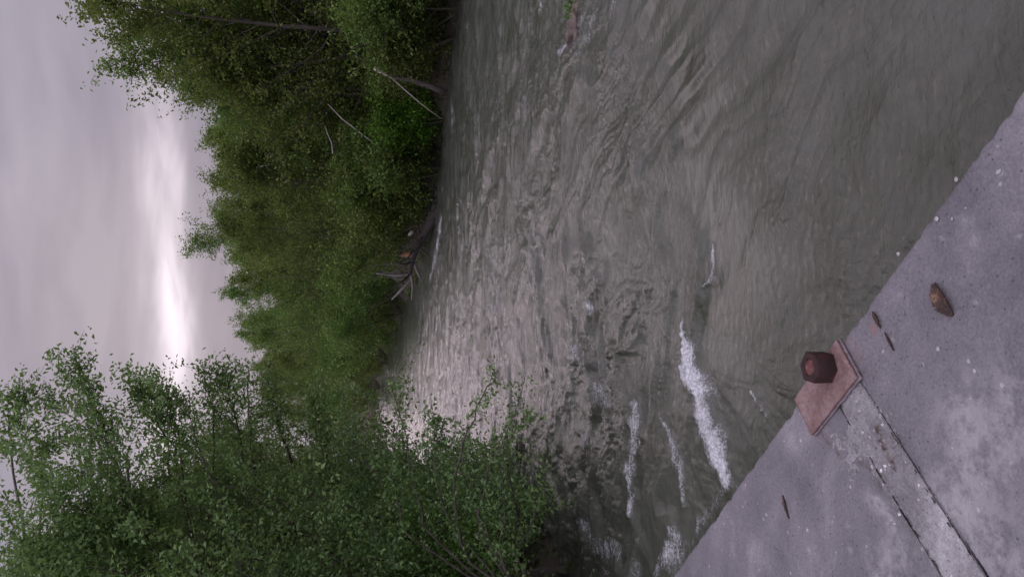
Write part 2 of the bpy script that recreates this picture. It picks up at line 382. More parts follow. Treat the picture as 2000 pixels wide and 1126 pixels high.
wall = thing('concrete_wall', 'lilac grey concrete river wall with mortar joint running across its coping', 'wall', (0, 0, 0))
def pix_sw(*pp): return [tuple(float(q) for q in to_sw(*on(px, py, WT)[:2])) for px, py in pp]
def slab(name, sA, sB, mt, top=WT, rough=.0012, jagA=0, jagB=0, rnd=.010, depth=1.0):
    """coping: profile (w, z) swept along s; the two ends follow a slightly wavy line"""
    fine = lambda a, b_, st: np.linspace(a, b_, max(2, int(abs(b_ - a) / st) + 1))
    lo, hi = max(sA, -.35), min(sB, 1.75)
    S = [np.array([sA])]
    if lo > sA: S.append(fine(sA, lo, .08)[1:])
    S.append(fine(lo, hi, .0045)[1:])
    if hi < sB: S.append(fine(hi, sB, .08)[1:])
    S = np.concatenate(S); t = np.linspace(0, PI / 2, 6)
    pw = np.concatenate([[depth + .02, 0.0, 0.0, 0.0], rnd - rnd * np.cos(t), fine(rnd, .55, .0045)[1:], fine(.55, depth, .03)[1:]])
    pz = np.concatenate([[-.26, -.26, -.12, -.04], -rnd + rnd * np.sin(t), np.zeros(len(pw) - 10)])
    SS = np.repeat(S[:, None], len(pw), 1); WW = np.repeat(pw[None], len(S), 0); ZZ = np.repeat(pz[None], len(S), 0) + 0.0
    endA = np.exp(-((SS - sA) / .006) ** 2); endB = np.exp(-((SS - sB) / .006) ** 2)
    topm = (ZZ > -.03)
    ZZ = ZZ + topm * (fbm(SS * 14, WW * 14, 3, 2) * .0022 + fbm(SS * 90, WW * 90, 3, 8) * rough)
    if jagA or sA > -1: ZZ -= topm * endA * .0018
    if jagB or sB < 2: ZZ -= topm * endB * .0018
    edge = np.exp(-((WW) / .012) ** 2) * (ZZ > -.2)
    WW = WW + edge * (np.maximum(fbm(SS * 35, ZZ * 35, 4, 9), 0) * .012 + .001 * fbm(SS * 6, 0 * SS, 2, 4))
    jag = fbm(WW * 22, WW * 0 + sA * 3, 4, 15) * .006
    # the joint leans a little: it drifts in s as it runs inland
    lean = lambda w_: -.10 * np.clip(w_, 0, .6); both = jagA > 0 and jagB > 0
    if both: SS = SS + lean(WW) + jag * .5
    else: SS = SS + (jag * jagA + lean(WW) * (jagA > 0)) * np.clip(1 - (SS - sA) / .5, 0, 1) + (jag * jagB + lean(WW) * (jagB > 0)) * np.clip(1 - (sB - SS) / .5, 0, 1)
    x, y = sw(SS, WW); P = np.stack([x, y, top + ZZ], -1)
    pale = np.zeros_like(SS); dirt_shade = np.zeros_like(SS); rust = np.zeros_like(SS)
    def line(pp, ww, st, arr):
        d, _ = polydist(SS, WW, pix_sw(*pp)); return np.maximum(arr, st * np.exp(-(d / ww) ** 2))
    nz = fbm(SS * 60, WW * 60, 3, 44)
    dirt_shade = line([(1585, 832), (1605, 848)], .004, .9, dirt_shade)
    dirt_shade = line([(1605, 848), (1640, 888), (1665, 896), (1695, 905), (1722, 952)], .0042, .75, dirt_shade)
    dirt_shade = line([(1716, 838), (1722, 862), (1738, 890), (1752, 915)], .0055, 1.1, dirt_shade)
    dirt_shade = line([(1652, 846), (1662, 852)], .005, .8, dirt_shade); dirt_shade = line([(1748, 855), (1752, 848)], .004, .6, dirt_shade)
    dirt_shade = line([(1600, 800), (1690, 726)], .004, .9, dirt_shade); dirt_shade = line([(1555, 782), (1563, 800)], .005, .8, dirt_shade)  # first stroke paints the shadow line at the plate's inland edge
    pale = line([(1700, 970), (1735, 1000), (1745, 1030)], .012, .6, pale); pale = line([(1715, 975), (1722, 985)], .006, .9, pale)
    pale = line([(1880, 800), (1920, 870), (1860, 990)], .05, .55, pale); pale = line([(1985, 780), (1880, 1000), (1990, 1100)], .05, .5, pale)
    pale = line([(1720, 1115), (1760, 1080)], .03, .5, pale); pale = line([(1890, 440), (1900, 460)], .010, .7, pale)
    pale = line([(1660, 780), (1690, 830)], .012, .35, pale)
    for i, (px, py, r_) in enumerate(((1755, 498, .006), (1832, 428, .006), (1865, 427, .0025), (1970, 322, .0035), (1953, 336, .006), (1945, 300, .003), (1838, 463, .003), (1990, 460, .003), (1982, 375, .003), (1760, 640, .006), (1742, 660, .004), (1630, 740, .001), (1655, 1025, .004), (1660, 1070, .006), (1580, 1070, .004), (1812, 1010, .004), (1788, 941, .004), (1905, 590, .003))):
        pale = line([(px, py), (px + 3, py + 4)], r_ * .55, .6, pale)
    rust = line([(1575, 800), (1600, 840)], .012, .35, rust); rust = line([(1705, 637), (1708, 645)], .006, .6, rust); rust = line([(1700, 730), (1650, 660)], .012, .25, rust)
    dirt_shade = dirt_shade * (1 + nz).clip(0, 1.6)
    F = grid_faces(len(S), len(pw))[:, ::-1]
    V = P.reshape(-1, 3); k = len(pw)
    # close the two ends: fan of quads from the bottom line up to the top
    ex = []; base0 = 0; base1 = (len(S) - 1) * k
    for bs, fl in ((base0, 1), (base1, 0)):
        j = 1; i = k - 1
        a = [bs + 0, bs + 1, bs + 2, bs + k - 1]
        lo_, up = 2, k - 1
        q = [a]
        while up - lo_ > 2:
            q.append([bs + up, bs + lo_, bs + lo_ + 1, bs + up - 1]); lo_ += 1; up -= 1
        ex += [r[::-1] if fl else r for r in q]
    # underside strip
    und = [[i * k, (i + 1) * k, (i + 1) * k + k - 1, i * k + k - 1] for i in range(len(S) - 1)]
    F = np.vstack([F, ex, und])
    return obj(name, mesh_np(name, V, F, mt, True, {'pale': pale, 'dirt_shade': dirt_shade, 'rust': rust}), wall)
slab('coping_slab', -7.0, .4421, CONC, jagB=1)
slab('coping_slab', .5068, 5.0, CONC, jagA=1)
slab('mortar_joint', .4425, .5055, MORT, WT + .0004, .0055, 1, 1, .012)
# crumbs of mortar spilt over the coping beside the plate
def spill(seed, s0, s1, w0, w1, hh, cut):
    a_ = np.linspace(s0, s1, int((s1 - s0) / .002)); b_ = np.linspace(w0, w1, int((w1 - w0) / .002)); SS, WW = np.meshgrid(a_, b_, indexing='ij')
    u = (SS - s0) / (s1 - s0) * 2 - 1; v = (WW - w0) / (w1 - w0) * 2 - 1
    k = fbm(SS * 30, WW * 30, 3, seed) * .9 + fbm(SS * 160, WW * 160, 3, seed + 5) * .8 + cut - 1.3 * np.maximum(np.abs(u), np.abs(v)) ** 3
    zz = np.clip(k, -.3, .8) * hh + np.abs(fbm(SS * 240, WW * 240, 2, seed + 9)) * .002 * (k > 0) - .0008
    x, y = sw(SS, WW)
    zero = np.zeros_like(SS)
    obj('mortar_spill', mesh_np('mortar_spill', np.stack([x, y, WT + zz], -1), grid_faces(*SS.shape)[:, ::-1], MORT, True), wall)
spill(3, .415, .575, .07, .175, .0045, .25); spill(8, .43, .53, .14, .30, .0025, .1); spill(17, .36, .45, .06, .17, .0022, -.12)
# the face of the wall below the coping
mb = MB(); nS, nZ = 120, 40
s_ = np.linspace(-7, 5, nS); z_ = np.linspace(-1.6, WT - .265, nZ)
SS, ZZ = np.meshgrid(s_, z_, indexing='ij')
x, y = sw(SS, .05 + .02 * fbm(SS * 2, ZZ * 2, 3, 6)); Fq = grid_faces(nS, nZ)
x2, y2 = sw(SS, .95)
V1 = np.stack([x, y, ZZ], -1).reshape(-1, 3); V2 = np.stack([x2, y2, ZZ], -1).reshape(-1, 3)
mb.add(V1, Fq); mb.add(V2, Fq[:, ::-1])
for a in (0, (nS - 1) * nZ):
    mb.F.append(np.array([[a + j, a + j + 1, a + j + 1 + nS * nZ, a + j + nS * nZ] for j in range(nZ - 1)]))
obj('wall_face', mb.mesh('wall_face', CONC, False), wall)

# ------------------------------------------------------------------ rusty anchor plate with its nut
def rust_mat(name, a, b_, c, sc):
    m, nt, b, out = mat(name); oc = objco(nt)
    n = mth(nt, 'ADD', mth(nt, 'MULTIPLY', noise(nt, oc, sc, 6, .7), .6), mth(nt, 'MULTIPLY', noise(nt, oc, sc * 7, 4, .7), .4))
    nt.links.new(ramp(nt, n, [(.33, a), (.5, b_), (.68, c)]), b.inputs['Base Color'])
    b.inputs['Roughness'].default_value = .72; b.inputs['Specular IOR Level'].default_value = .35
    nt.links.new(bump(nt, n, .7, .003), b.inputs['Normal']); return m
RUST = rust_mat('pale red rust', (.070, .040, .036), (.130, .080, .074), (.21, .16, .155), 26)
RUST_EDGE = rust_mat('grey flaking rust', (.05, .04, .045), (.13, .105, .115), (.24, .2, .21), 60)
RUST_DARK = rust_mat('dark red rust', (.003, .001, .001), (.014, .003, .003), (.05, .012, .011), 45)
RUST_PINK = rust_mat('worn bolt end', (.03, .008, .008), (.08, .025, .022), (.26, .15, .15), 70)
pc = np.array([.5005, .0355]); cx, cy = sw(*pc); rot = math.atan2(E_[1], E_[0])
pl = thing('anchor_plate', 'rusty rectangular steel anchor plate with one hexagon nut at the concrete edge', 'anchor plate', (float(cx), float(cy), WT), rot)
def plate_mesh(name, lx, ly, z0, z1, bev, mt, seed, irr=.0012):
    nx, ny = 60, 34
    prof = [(0, z0), (0, z1 - bev), (bev, z1)]
    u = np.linspace(-1, 1, nx); v = np.linspace(-1, 1, ny)
    U, Vv = np.meshgrid(u, v, indexing='ij')
    X = U * lx / 2; Y = Vv * ly / 2
    X = X + irr * fbm(Y * 60, U * 3, 3, seed) * np.abs(U) ** 8; Y = Y + irr * fbm(X * 60, Vv * 3, 3, seed + 4) * np.abs(Vv) ** 8
    ed = np.maximum(np.abs(U), np.abs(Vv)); Z = z1 - bev * (ed > .999) + fbm(X * 40, Y * 40, 3, seed) * .0006
    top = np.stack([X, Y, Z], -1).reshape(-1, 3); bot = top.copy(); bot[:, 2] = z0
    F = grid_faces(nx, ny); n_ = nx * ny
    ring = [i * ny for i in range(nx)] + [(nx - 1) * ny + j for j in range(1, ny)] + [i * ny + ny - 1 for i in range(nx - 2, -1, -1)] + [j for j in range(ny - 2, 0, -1)]
    sd = [[ring[i] + n_, ring[(i + 1) % len(ring)] + n_, ring[(i + 1) % len(ring)], ring[i]] for i in range(len(ring))]
    return mesh_np(name, np.vstack([top, bot]), np.vstack([F, F[:, ::-1] + n_, sd]), mt, False)
obj('backing_plate', plate_mesh('backing_plate', .150, .071, .0005, .0055, .0008, RUST_EDGE, 5, .002), pl)
obj('plate', plate_mesh('plate', .148, .068, .0062, .0115, .0012, RUST, 1), pl)
def hexnut(r, h, z0, cham):
    mb = MB(); th = np.arange(6) * PI / 3 + R(12)
    def ring(rr, z): return np.stack([rr * np.cos(th), rr * np.sin(th), np.full(6, z)], -1)
    lv = [ring(r, z0), ring(r, z0 + h - cham), ring(r * .93, z0 + h), ring(r * .58, z0 + h), ring(r * .55, z0 + h - .004)]
    V = np.vstack(lv); F = []
    for k in range(4):
        for j in range(6): F.append([k * 6 + j, k * 6 + (j + 1) % 6, k * 6 + 6 + (j + 1) % 6, k * 6 + 6 + j])
    F += [[24, 25, 26, 27], [24, 27, 28, 29]]
    mb.add(V, F); return mb
# local frame: +x runs along the wall edge, +y points inland
ncx, ncy = to_sw(*on(1617, 716, WT + .0115)[:2]); nut_l = (ncx - pc[0], ncy - pc[1])
nb = hexnut(.0245, .031, .0117, .0018).mesh('nut', RUST_DARK, False)
nut = obj('nut', nb, pl, (*[float(q) for q in nut_l], 0))
mb = MB(); mb.tube([(0, 0, .032), (0, 0, .0395), (0, 0, .0415), (0, 0, .0418)], [.0132, .0132, .0115, .004], 12)
obj('bolt_end', mb.mesh('bolt_end', RUST_PINK, True), pl, (*[float(q) for q in nut_l], 0))

# ------------------------------------------------------------------ litter on the concrete
rng = np.random.default_rng(4)
def stone_mesh(name, r, sx, sy, sz, mt, seed, nu=14, nv=9, rough=.25):
    u = np.arange(nu) * 2 * PI / nu; v = np.linspace(.02, PI - .02, nv)
    U, Vv = np.meshgrid(u, v, indexing='ij')
    d = np.stack([np.cos(U) * np.sin(Vv), np.sin(U) * np.sin(Vv), np.cos(Vv)], -1)
    k = 1 + rough * (perlin(d[..., 0] * 1.6 + seed, d[..., 1] * 1.6 + d[..., 2] * 1.3, seed) + .5 * perlin(d[..., 0] * 4 + seed, d[..., 2] * 4 + d[..., 1] * 3, seed + 3))
    P = d * k[..., None] * r * np.array([sx, sy, sz])
    i = np.arange(nu)[:, None]; j = np.arange(nv - 1)[None]; i2 = (i + 1) % nu
    F = np.stack([i * nv + j, i * nv + j + 1, i2 * nv + j + 1, i2 * nv + j], -1).reshape(-1, 4)
    return mesh_np(name, P, F, mt, True)
m, nt, b, out = mat('pale pebble'); n = noise(nt, objco(nt), 120, 4)
nt.links.new(ramp(nt, n, [(.3, (.18, .18, .178)), (.7, (.36, .36, .355))]), b.inputs['Base Color']); b.inputs['Roughness'].default_value = .8
PEB = m
for px, py, r_, lb in ((1870, 350, .0048, 'small white pebble lying at the very edge of the concrete wall'),
                       (1832, 428, .0058, 'bluish white pebble lying just inside the concrete wall edge, beside a tiny one'),
                       (1953, 336, .0056, 'flat pinkish white pebble lying well inside the wall edge, among scattered specks'),
                       (1757, 496, .0052, 'jagged white stone chip at the wall edge, nearest the rusty plate'),
                       (1861, 427, .0032, 'tiny elongated cream pebble on the concrete next to a bigger bluish one')):
    p = on(px, py, WT)
    o = obj('pebble', stone_mesh('pebble', r_ * .52, 1.15, .7 + .3 * rng.random(), .55, PEB, int(px), 14, 9, .6), None, (p[0], p[1], WT + r_ * .35))
    o.rotation_euler = (0, 0, rng.random() * 6); tag(o, lb, 'pebble', 'pebbles on the concrete wall')
m, nt, b, out = mat('dead brown leaf'); n = noise(nt, objco(nt), 90, 5, .7)
nt.links.new(ramp(nt, n, [(.38, (.010, .004, .002)), (.55, (.048, .020, .009)), (.74, (.20, .13, .08))]), b.inputs['Base Color']); b.inputs['Roughness'].default_value = .7
DLEAF = m
def curled_leaf(name, pts, width, curl, mt, lift=.002, seed=0):
    """a withered leaf: a strip along pts whose sides curl up"""
    P = np.asarray(pts, float); n_ = 24; t = np.linspace(0, 1, n_); tt_ = np.linspace(0, 1, len(P))
    c = np.stack([np.interp(t, tt_, P[:, i]) for i in range(3)], -1)
    T = np.gradient(c, axis=0); T /= np.linalg.norm(T, axis=1)[:, None]; Sd = np.stack([-T[:, 1], T[:, 0], 0 * t], -1)
    wv = width * np.sin(PI * (t * .94 + .03)) ** .7 * (1 + .5 * perlin(t * 6, 0 * t + seed, seed) + .55 * perlin(t * 15, 0 * t + seed + 3, seed))
    k = np.linspace(-1, 1, 9)
    V = c[:, None] + Sd[:, None] * (wv[:, None, None] * k[None, :, None])
    V[..., 2] += lift + curl * (k[None] ** 2) * wv[:, None] * 1.2 + .002 * fbm(t[:, None] * 6 + 0 * k, k[None] * 2 + 0 * t[:, None], 2, seed)
    A = V.reshape(-1, 3); Bv = A - np.array([0, 0, .0006]); F = grid_faces(n_, 9)
    return mesh_np(name, np.vstack([A, Bv]), np.vstack([F, F[:, ::-1] + len(A)]), mt, True)
def litter(name, pix, width, curl, label, cat, mt=DLEAF, seed=0, grp=None):
    pts = np.array([on(px, py, WT) for px, py in pix]); c = pts.mean(0); 
    o = obj(name, curled_leaf(name, pts - c, width, curl, mt, .0015, seed), None, tuple(c)); return tag(o, label, cat, grp)
litter('dead_leaf', [(1826, 553), (1836, 575), (1850, 597), (1864, 616)], .0105, .55, 'crumpled dark brown dead leaf lying alone on the concrete', 'leaf', seed=3)
litter('bark_scrap', [(1705, 608), (1714, 622), (1722, 640)], .0034, .5, 'short reddish brown bark scrap on concrete, nearest the wall edge', 'bark scrap', seed=5, grp='bark scraps on the concrete')
litter('bark_scrap', [(1729, 648), (1738, 665), (1748, 684)], .0019, .5, 'thin grey brown bark sliver on concrete, pointing away from the reddish scrap', 'bark scrap', seed=8, grp='bark scraps on the concrete')
litter('bark_scrap', [(1530, 966), (1535, 985), (1543, 1012)], .0034, .5, 'narrow brown bark strip lying on the concrete left of the rusty plate', 'bark scrap', seed=11, grp='bark scraps on the concrete')
mb = MB()
tw = np.array([on(1562, 768, WT + .002), at(1540, 757, 1.22), at(1515, 740, 1.26), at(1490, 712, 1.31), at(1470, 704, 1.33)])
mb.tube(tw - tw[0], np.linspace(.0016, .0006, 5), 6)
mb.tube(np.array([at(1525, 748, 1.24), at(1512, 760, 1.25), at(1500, 763, 1.26)]) - tw[0], [.0009, .0007, .0004], 4)
tag(obj('dry_twig', mb.mesh('dry_twig', BARK_GREEN), None, tuple(tw[0])), 'thin olive twig sticking out over the water from under the rusty plate', 'twig')

rgg = np.random.default_rng(21); gm = MB()
i_ = 0
while i_ < 420:
    s_g, w_g = rgg.uniform(-.1, 1.5), rgg.uniform(.015, .5)
    near_j = math.exp(-((s_g - .47 + .1 * w_g) / .05) ** 2) + .8 * math.exp(-(((s_g - .5) / .12) ** 2 + ((w_g - .09) / .05) ** 2))
    if rgg.random() > .16 + near_j: continue
    i_ += 1; r_ = .0006 + .0014 * rgg.random() ** 2.5; x_, y_ = sw(s_g, w_g); th_ = rgg.random(4) * .8 + np.arange(4) * PI / 2
    lo_r = np.stack([x_ + r_ * np.cos(th_), y_ + r_ * np.sin(th_), np.full(4, WT - .0003)], -1); up_r = np.stack([x_ + .6 * r_ * np.cos(th_ + .3), y_ + .6 * r_ * np.sin(th_ + .3), np.full(4, WT + r_ * rgg.uniform(.6, 1.2))], -1)
    gm.add(np.vstack([lo_r, up_r]), [[0, 1, 5, 4], [1, 2, 6, 5], [2, 3, 7, 6], [3, 0, 4, 7], [4, 5, 6, 7]])
tag(obj('grit', gm.mesh('grit', MORT, False)), 'fine grit scattered over the concrete around the mortar joint', 'grit', kind='stuff')

# ------------------------------------------------------------------ trees
def rot_about(v, axis, a):
    axis = axis / np.linalg.norm(axis); return v * math.cos(a) + np.cross(axis, v) * math.sin(a) + axis * (axis @ v) * (1 - math.cos(a))
class Tree:
    def __init__(s, seed): s.r = np.random.default_rng(seed); s.wood = MB(); s.lp = []; s.ln = []; s.ls = []
    def curve(s, p, d, L, n, wob, lift):
        pts = [np.array(p, float)]; d = np.array(d, float) / np.linalg.norm(d)
        for i in range(n):
            d = d + s.r.normal(0, wob, 3) + np.array([0, 0, lift]); d /= np.linalg.norm(d)
            pts.append(pts[-1] + d * L / n)
        return np.array(pts)
    def leaves(s, pts, count, sig, size):
        k = s.r.random(count) * (len(pts) - 1); i = np.minimum(k.astype(int), len(pts) - 2); f = (k - i)[:, None]
        p = pts[i] * (1 - f) + pts[i + 1] * f + s.r.normal(0, sig, (count, 3))
        s.lp.append(p); s.ls.append(size * s.r.uniform(.6, 1.25, count))
    def twigs(s, limb, n, L, leaves, sig, size, r0=.008, wood=True, t0=.25, lift=.08):
        for k in range(n):
            t = t0 + (1 - t0) * (k + s.r.random()) / n
            x = t * (len(limb) - 1); i = min(int(x), len(limb) - 2); p = limb[i] + (limb[i + 1] - limb[i]) * (x - i)
            ax = limb[i + 1] - limb[i]; ax /= np.linalg.norm(ax)
            side = np.cross(ax, s.r.normal(0, 1, 3)); side /= np.linalg.norm(side) + 1e-9
            d = ax * s.r.uniform(.2, .9) + side * s.r.uniform(.5, 1)
            c = s.curve(p, d, L * s.r.uniform(.5, 1.2), 3, .18, lift)
            if wood: s.wood.tube(c, [r0, r0 * .8, r0 * .6, r0 * .35], 3, False)
            s.leaves(c, int(leaves * s.r.uniform(.6, 1.3)), sig, size)
    def crown_mesh(s, name, mt, upbias=.5, wid=.55):
        P = np.vstack(s.lp); S = np.concatenate(s.ls); n = len(P)
        nv = s.r.normal(0, 1, (n, 3)); nv[:, 2] = np.abs(nv[:, 2]) + upbias; nv /= np.linalg.norm(nv, axis=1)[:, None]
        a = np.cross(nv, s.r.normal(0, 1, (n, 3))); a /= np.linalg.norm(a, axis=1)[:, None]; b = np.cross(nv, a)
        a = a * (S / 2)[:, None]; b = b * (S * wid / 2)[:, None]
        fold = nv * (S * .12)[:, None]
        V = np.stack([P - a, P + b + fold - a * .1, P + a - fold, P - b + fold - a * .1], 1).reshape(-1, 3)
        return mesh_np(name, V, np.arange(n * 4).reshape(-1, 4), mt)

def tree_meshes(seed, height, spread, stems=1, t0=.2, limbs=34, twigs=9, leaves=34, size=.125, sig=.11, lean=(0, 0), rtrunk=.13,
                elev=(25, 60), mt=LEAF, prof=1.0, wander=.06, stemspread=.25, gaps=0.0, bark=BARK, lift=.10):
    T = Tree(seed); r = T.r
    for k in range(stems):
        az = r.random() * 2 * PI; d = np.array([math.cos(az) * stemspread * (stems > 1) + lean[0], math.sin(az) * stemspread * (stems > 1) + lean[1], 1])
        hs = height * (1 if k == 0 else r.uniform(.65, 1)); st = T.curve((.12 * math.cos(az) * (stems > 1), .12 * math.sin(az) * (stems > 1), -.3), d, hs, 12, wander, .03)
        rr = rtrunk * (1 - np.linspace(0, 1, 13) ** .8 * .9); T.wood.tube(st, rr, 7)
        nl = max(4, limbs // stems)
        for i in range(nl):
            t = t0 + (1 - t0) * (i + r.random()) / nl
            if r.random() < gaps: continue
            x = t * 12; j = min(int(x), 11); p = st[j] + (st[j + 1] - st[j]) * (x - j)
            u = (t - t0) / (1 - t0)
            L = spread * (.45 + .75 * math.sin(PI * min(1, u * .75 + .22))) * (1 - .3 * u ** 4) * prof * r.uniform(.65, 1.2)
            az = i * 2.4 + r.normal(0, .5); el = R(r.uniform(*elev) * (.6 + .7 * u))
            d = np.array([math.cos(az) * math.cos(el), math.sin(az) * math.cos(el), math.sin(el)])
            lb = T.curve(p, d, L, 5, .13, lift)
            T.wood.tube(lb, rr[j] * .38 * np.array([1, .8, .62, .45, .3, .14]), 4, False)
            T.twigs(lb, twigs, L * .38 + .25, leaves, sig, size, r0=max(.004, rr[j] * .07))
        T.twigs(st[-4:], twigs * 2, 1.0, leaves, sig, size)
    return T.wood.mesh('trunk', bark), T.crown_mesh('crown', mt)

VAR = {}
def variant(key, **kw): VAR[key] = tree_meshes(**kw)
variant('a', seed=1, height=10.5, spread=2.5, limbs=42, twigs=9, leaves=38, mt=LEAF)
variant('b', seed=2, height=9.6, spread=2.6, stems=2, limbs=46, twigs=9, leaves=38, mt=LEAF_OLIVE)
variant('c', seed=3, height=11.5, spread=2.3, limbs=44, twigs=9, leaves=36, mt=LEAF)
variant('d', seed=5, height=8.6, spread=2.3, stems=3, limbs=46, twigs=9, leaves=34, mt=LEAF_OLIVE, stemspread=.18)
variant('open', seed=6, height=12.4, spread=2.6, limbs=44, twigs=9, leaves=20, size=.15, sig=.11, t0=.3, gaps=.15, mt=LEAF, elev=(30, 65))
variant('sh', seed=7, height=3.4, spread=1.5, stems=5, limbs=40, twigs=8, leaves=34, size=.11, t0=.1, rtrunk=.04, stemspread=.55, mt=LEAF, bark=BARK_GREEN)
variant('sh2', seed=8, height=2.8, spread=1.4, stems=5, limbs=40, twigs=8, leaves=34, size=.10, t0=.06, rtrunk=.035, stemspread=.7, mt=LEAF_OLIVE, bark=BARK_GREEN)
variant('fresh', seed=9, height=2.6, spread=1.1, stems=4, limbs=36, twigs=8, leaves=36, size=.11, t0=.05, rtrunk=.03, stemspread=.35, mt=LEAF_FRESH, bark=BARK_GREEN)
ALLX = []
def plant(name, key, x, y, sc, rz, label, cat, group=None, tilt=(0, 0), zoff=0, sz=None):
    z = float(ground_z(np.array([x]), np.array([y]))[0])
    t = thing(name, label, cat, (x, y, max(z, -.2) + zoff), rz, group)
    t.rotation_euler = (tilt[0], tilt[1], rz); t.scale = (sc, sc, sz or sc)
    tr, cr = VAR[key]; obj('trunk', tr, t); obj('crown', cr, t); return t
rg = random.Random(11)
# front row along the far bank, set back from the waterline: (s along the bank in photo px of the waterline, setback)
def bank_pt(py, back):                      # the point `back` metres inland of the far bank that stands on photo row py
    tx = (563 - py) / 1500; P = np.array(FAR); best = None
    for i in range(len(P) - 1):
        d = P[i + 1] - P[i]; n_ = np.array([d[1], -d[0]]) / np.hypot(*d)
        for t in np.linspace(0, 1, 80):
            q = P[i] + d * t + n_ * back
            if q[1] > 5:
                e = abs(q[0] / q[1] * cT - tx)
                if best is None or e < best[0]: best = (e, q)
    return best[1]
G1 = 'trees in the wall of green along the far bank'
front = [  # (photo row of the base, setback, kind, scale, label)
    (-120, 2.6, 'a', 1.05, None), (-30, 2.2, 'c', 1.08, 'rightmost broad tree on the far bank, dark under its low branches'),
    (40, 2.6, 'open', 1.02, 'tall loose-leaved tree at the right whose open crown shows sky through it'),
    (95, 2.0, 'b', .92, 'olive tree on the far bank behind the bleached leaning branch'),
    (150, 3.4, 'open', .88, 'loose-leaved tree sloping down from the tallest crown, sky between its leaves'),
    (185, 2.0, 'd', .90, 'low many-stemmed tree behind the bright green waterside shrub'),
    (250, 2.4, 'a', .86, 'rounded dark tree behind the long thin pale pole on the far bank'),
    (315, 2.0, 'b', .93, 'yellowish green tree rising behind the fork of the pale pole'),
    (375, 2.2, 'd', 1.06, 'olive many-stemmed tree above the root end of the fallen log'),
    (432, 2.4, 'c', .84, 'narrow dark tree directly behind the middle of the fallen log'),
    (480, 2.0, 'a', .95, 'broad green tree behind the broken orange end of the fallen log'),
    (530, 2.2, 'b', 1.0, 'yellow green tree behind the bare stems left of the fallen log'),
    (575, 2.4, 'c', .93, 'upright tree on the far bank under the left half of the bright sky gap'),
    (618, 2.4, 'd', 1.18, None), (655, 2.6, 'a', 1.0, None), (690, 3, 'b', 1.05, None), (715, 3, 'c', .98, None), (742, 3, 'd', 1.2, None), (765, 4, 'a', 1.05, None), (790, 4, 'b', 1.1, None)]
VH = {}
for k_, (tr_, cr_) in VAR.items():
    co_ = np.empty(len(cr_.vertices) * 3, np.float32); cr_.vertices.foreach_get('co', co_); VH[k_] = float(np.percentile(co_[2::3], 99.6))
TOPS = [(-200, 215), (0, 215), (60, 205), (130, 235), (200, 270), (240, 335), (262, 385), (300, 390), (360, 402), (440, 425), (500, 412), (560, 434), (620, 455), (690, 480), (760, 490), (830, 500)]
def fit(key, x, y, py, drop=0):                 # scale that brings the tree top to the height seen in the photograph
    z = float(ground_z(np.array([x]), np.array([y]))[0]); top = at(np.interp(py, *np.array(TOPS).T) + drop, py, y)[2]
    return (top - max(z, -.2)) / VH[key]
for k, (py, back, key, sc, lb) in enumerate(front):
    x, y = map(float, bank_pt(py, back)); sc = fit(key, x, y, py, rg.uniform(-6, 14))
    plant('bank_tree', key, x, y, min(sc, 1.25), rg.random() * 6.28, lb or ('leafy green tree in the distant part of the far bank, merging with its neighbours' if py > 600 else 'leafy green tree in the wall of trees on the far bank'), 'tree', G1, sz=sc)
row = 0
for rows, lo_, hi_, dr in (([-90, -10, 20, 60, 110, 150, 215, 280, 345, 400, 455, 505, 550, 600, 640, 675, 705, 735, 770], 4.6, 6.2, 22), ([-60, 30, 85, 135, 180, 235, 300, 330, 380, 425, 470, 520, 575, 625, 660, 700, 750], 7.5, 10, 45)):
    for k, py in enumerate(rows):
        x, y = map(float, bank_pt(py, rg.uniform(lo_, hi_))); key = 'abdcb'[k % 5]; sc = fit(key, x, y, py, dr + rg.uniform(-12, 25) + 95 * max(0, 1 - max(0, py - 190) / 60) * (py < 250))
        plant('bank_tree', key, x, y, min(sc, 1.3) * 1.12, rg.random() * 6.28, 'leafy green tree half hidden behind the front row on the far bank', 'tree', G1, sz=sc)
# the light crown standing above the others
x, y = map(float, bank_pt(436, 6.5))
plant('open_tree', 'open', x, y, 1.1, 2.2, 'small open crown poking above the tree line beside the bright sky gap', 'tree', G1, sz=(at(332, 440, y)[2] - float(ground_z(np.array([x]), np.array([y]))[0])) / VH['open'])
# trees closing the bend
for k in range(12):
    x = -26 - k * 5.2 + rg.random() * 2; y = 150 + k * 3 + rg.random() * 8
    plant('bank_tree', 'abcd'[k % 4], x, y, 1.15 + rg.random() * .2, rg.random() * 6, 'distant tree closing the bend of the river', 'tree', 'trees at the river bend')
# shrubs that hang over the waterline
G2 = 'shrubs along the far waterline'
shrubs = [(20, .5, 'sh', 1.2, None), (70, .3, 'sh2', 1.0, None), (120, .9, 'sh2', .9, None), (232, .35, 'fresh', 1.05, 'bright fresh green shrub standing at the waterline under the pale branch'),
          (215, 1.6, 'sh', 1.0, None), (290, .8, 'sh2', 1.1, None), (330, .3, 'sh', 1.25, 'leafy shrub spreading above the water at the foot of the pale pole'), (375, .9, 'sh2', 1.35, None),
          (410, .5, 'sh', 1.4, 'pale green shrub hanging over the root end of the fallen log'), (450, 1.2, 'sh2', 1.2, None), (500, 1.8, 'sh', 1.1, None), (560, 1.0, 'sh', 1.5, None),
          (600, .4, 'sh', 1.7, 'light green bush bulging over the water left of the bare stems'), (630, .5, 'sh2', 1.9, None), (660, .5, 'sh', 2.0, None), (690, .6, 'sh2', 2.0, None), (715, .6, 'sh', 2.2, None), (740, .8, 'sh2', 2.3, None), (765, 1, 'sh', 2.6, None), (-40, .5, 'sh', 1.2, None), (-100, .5, 'sh2', 1.3, None)]
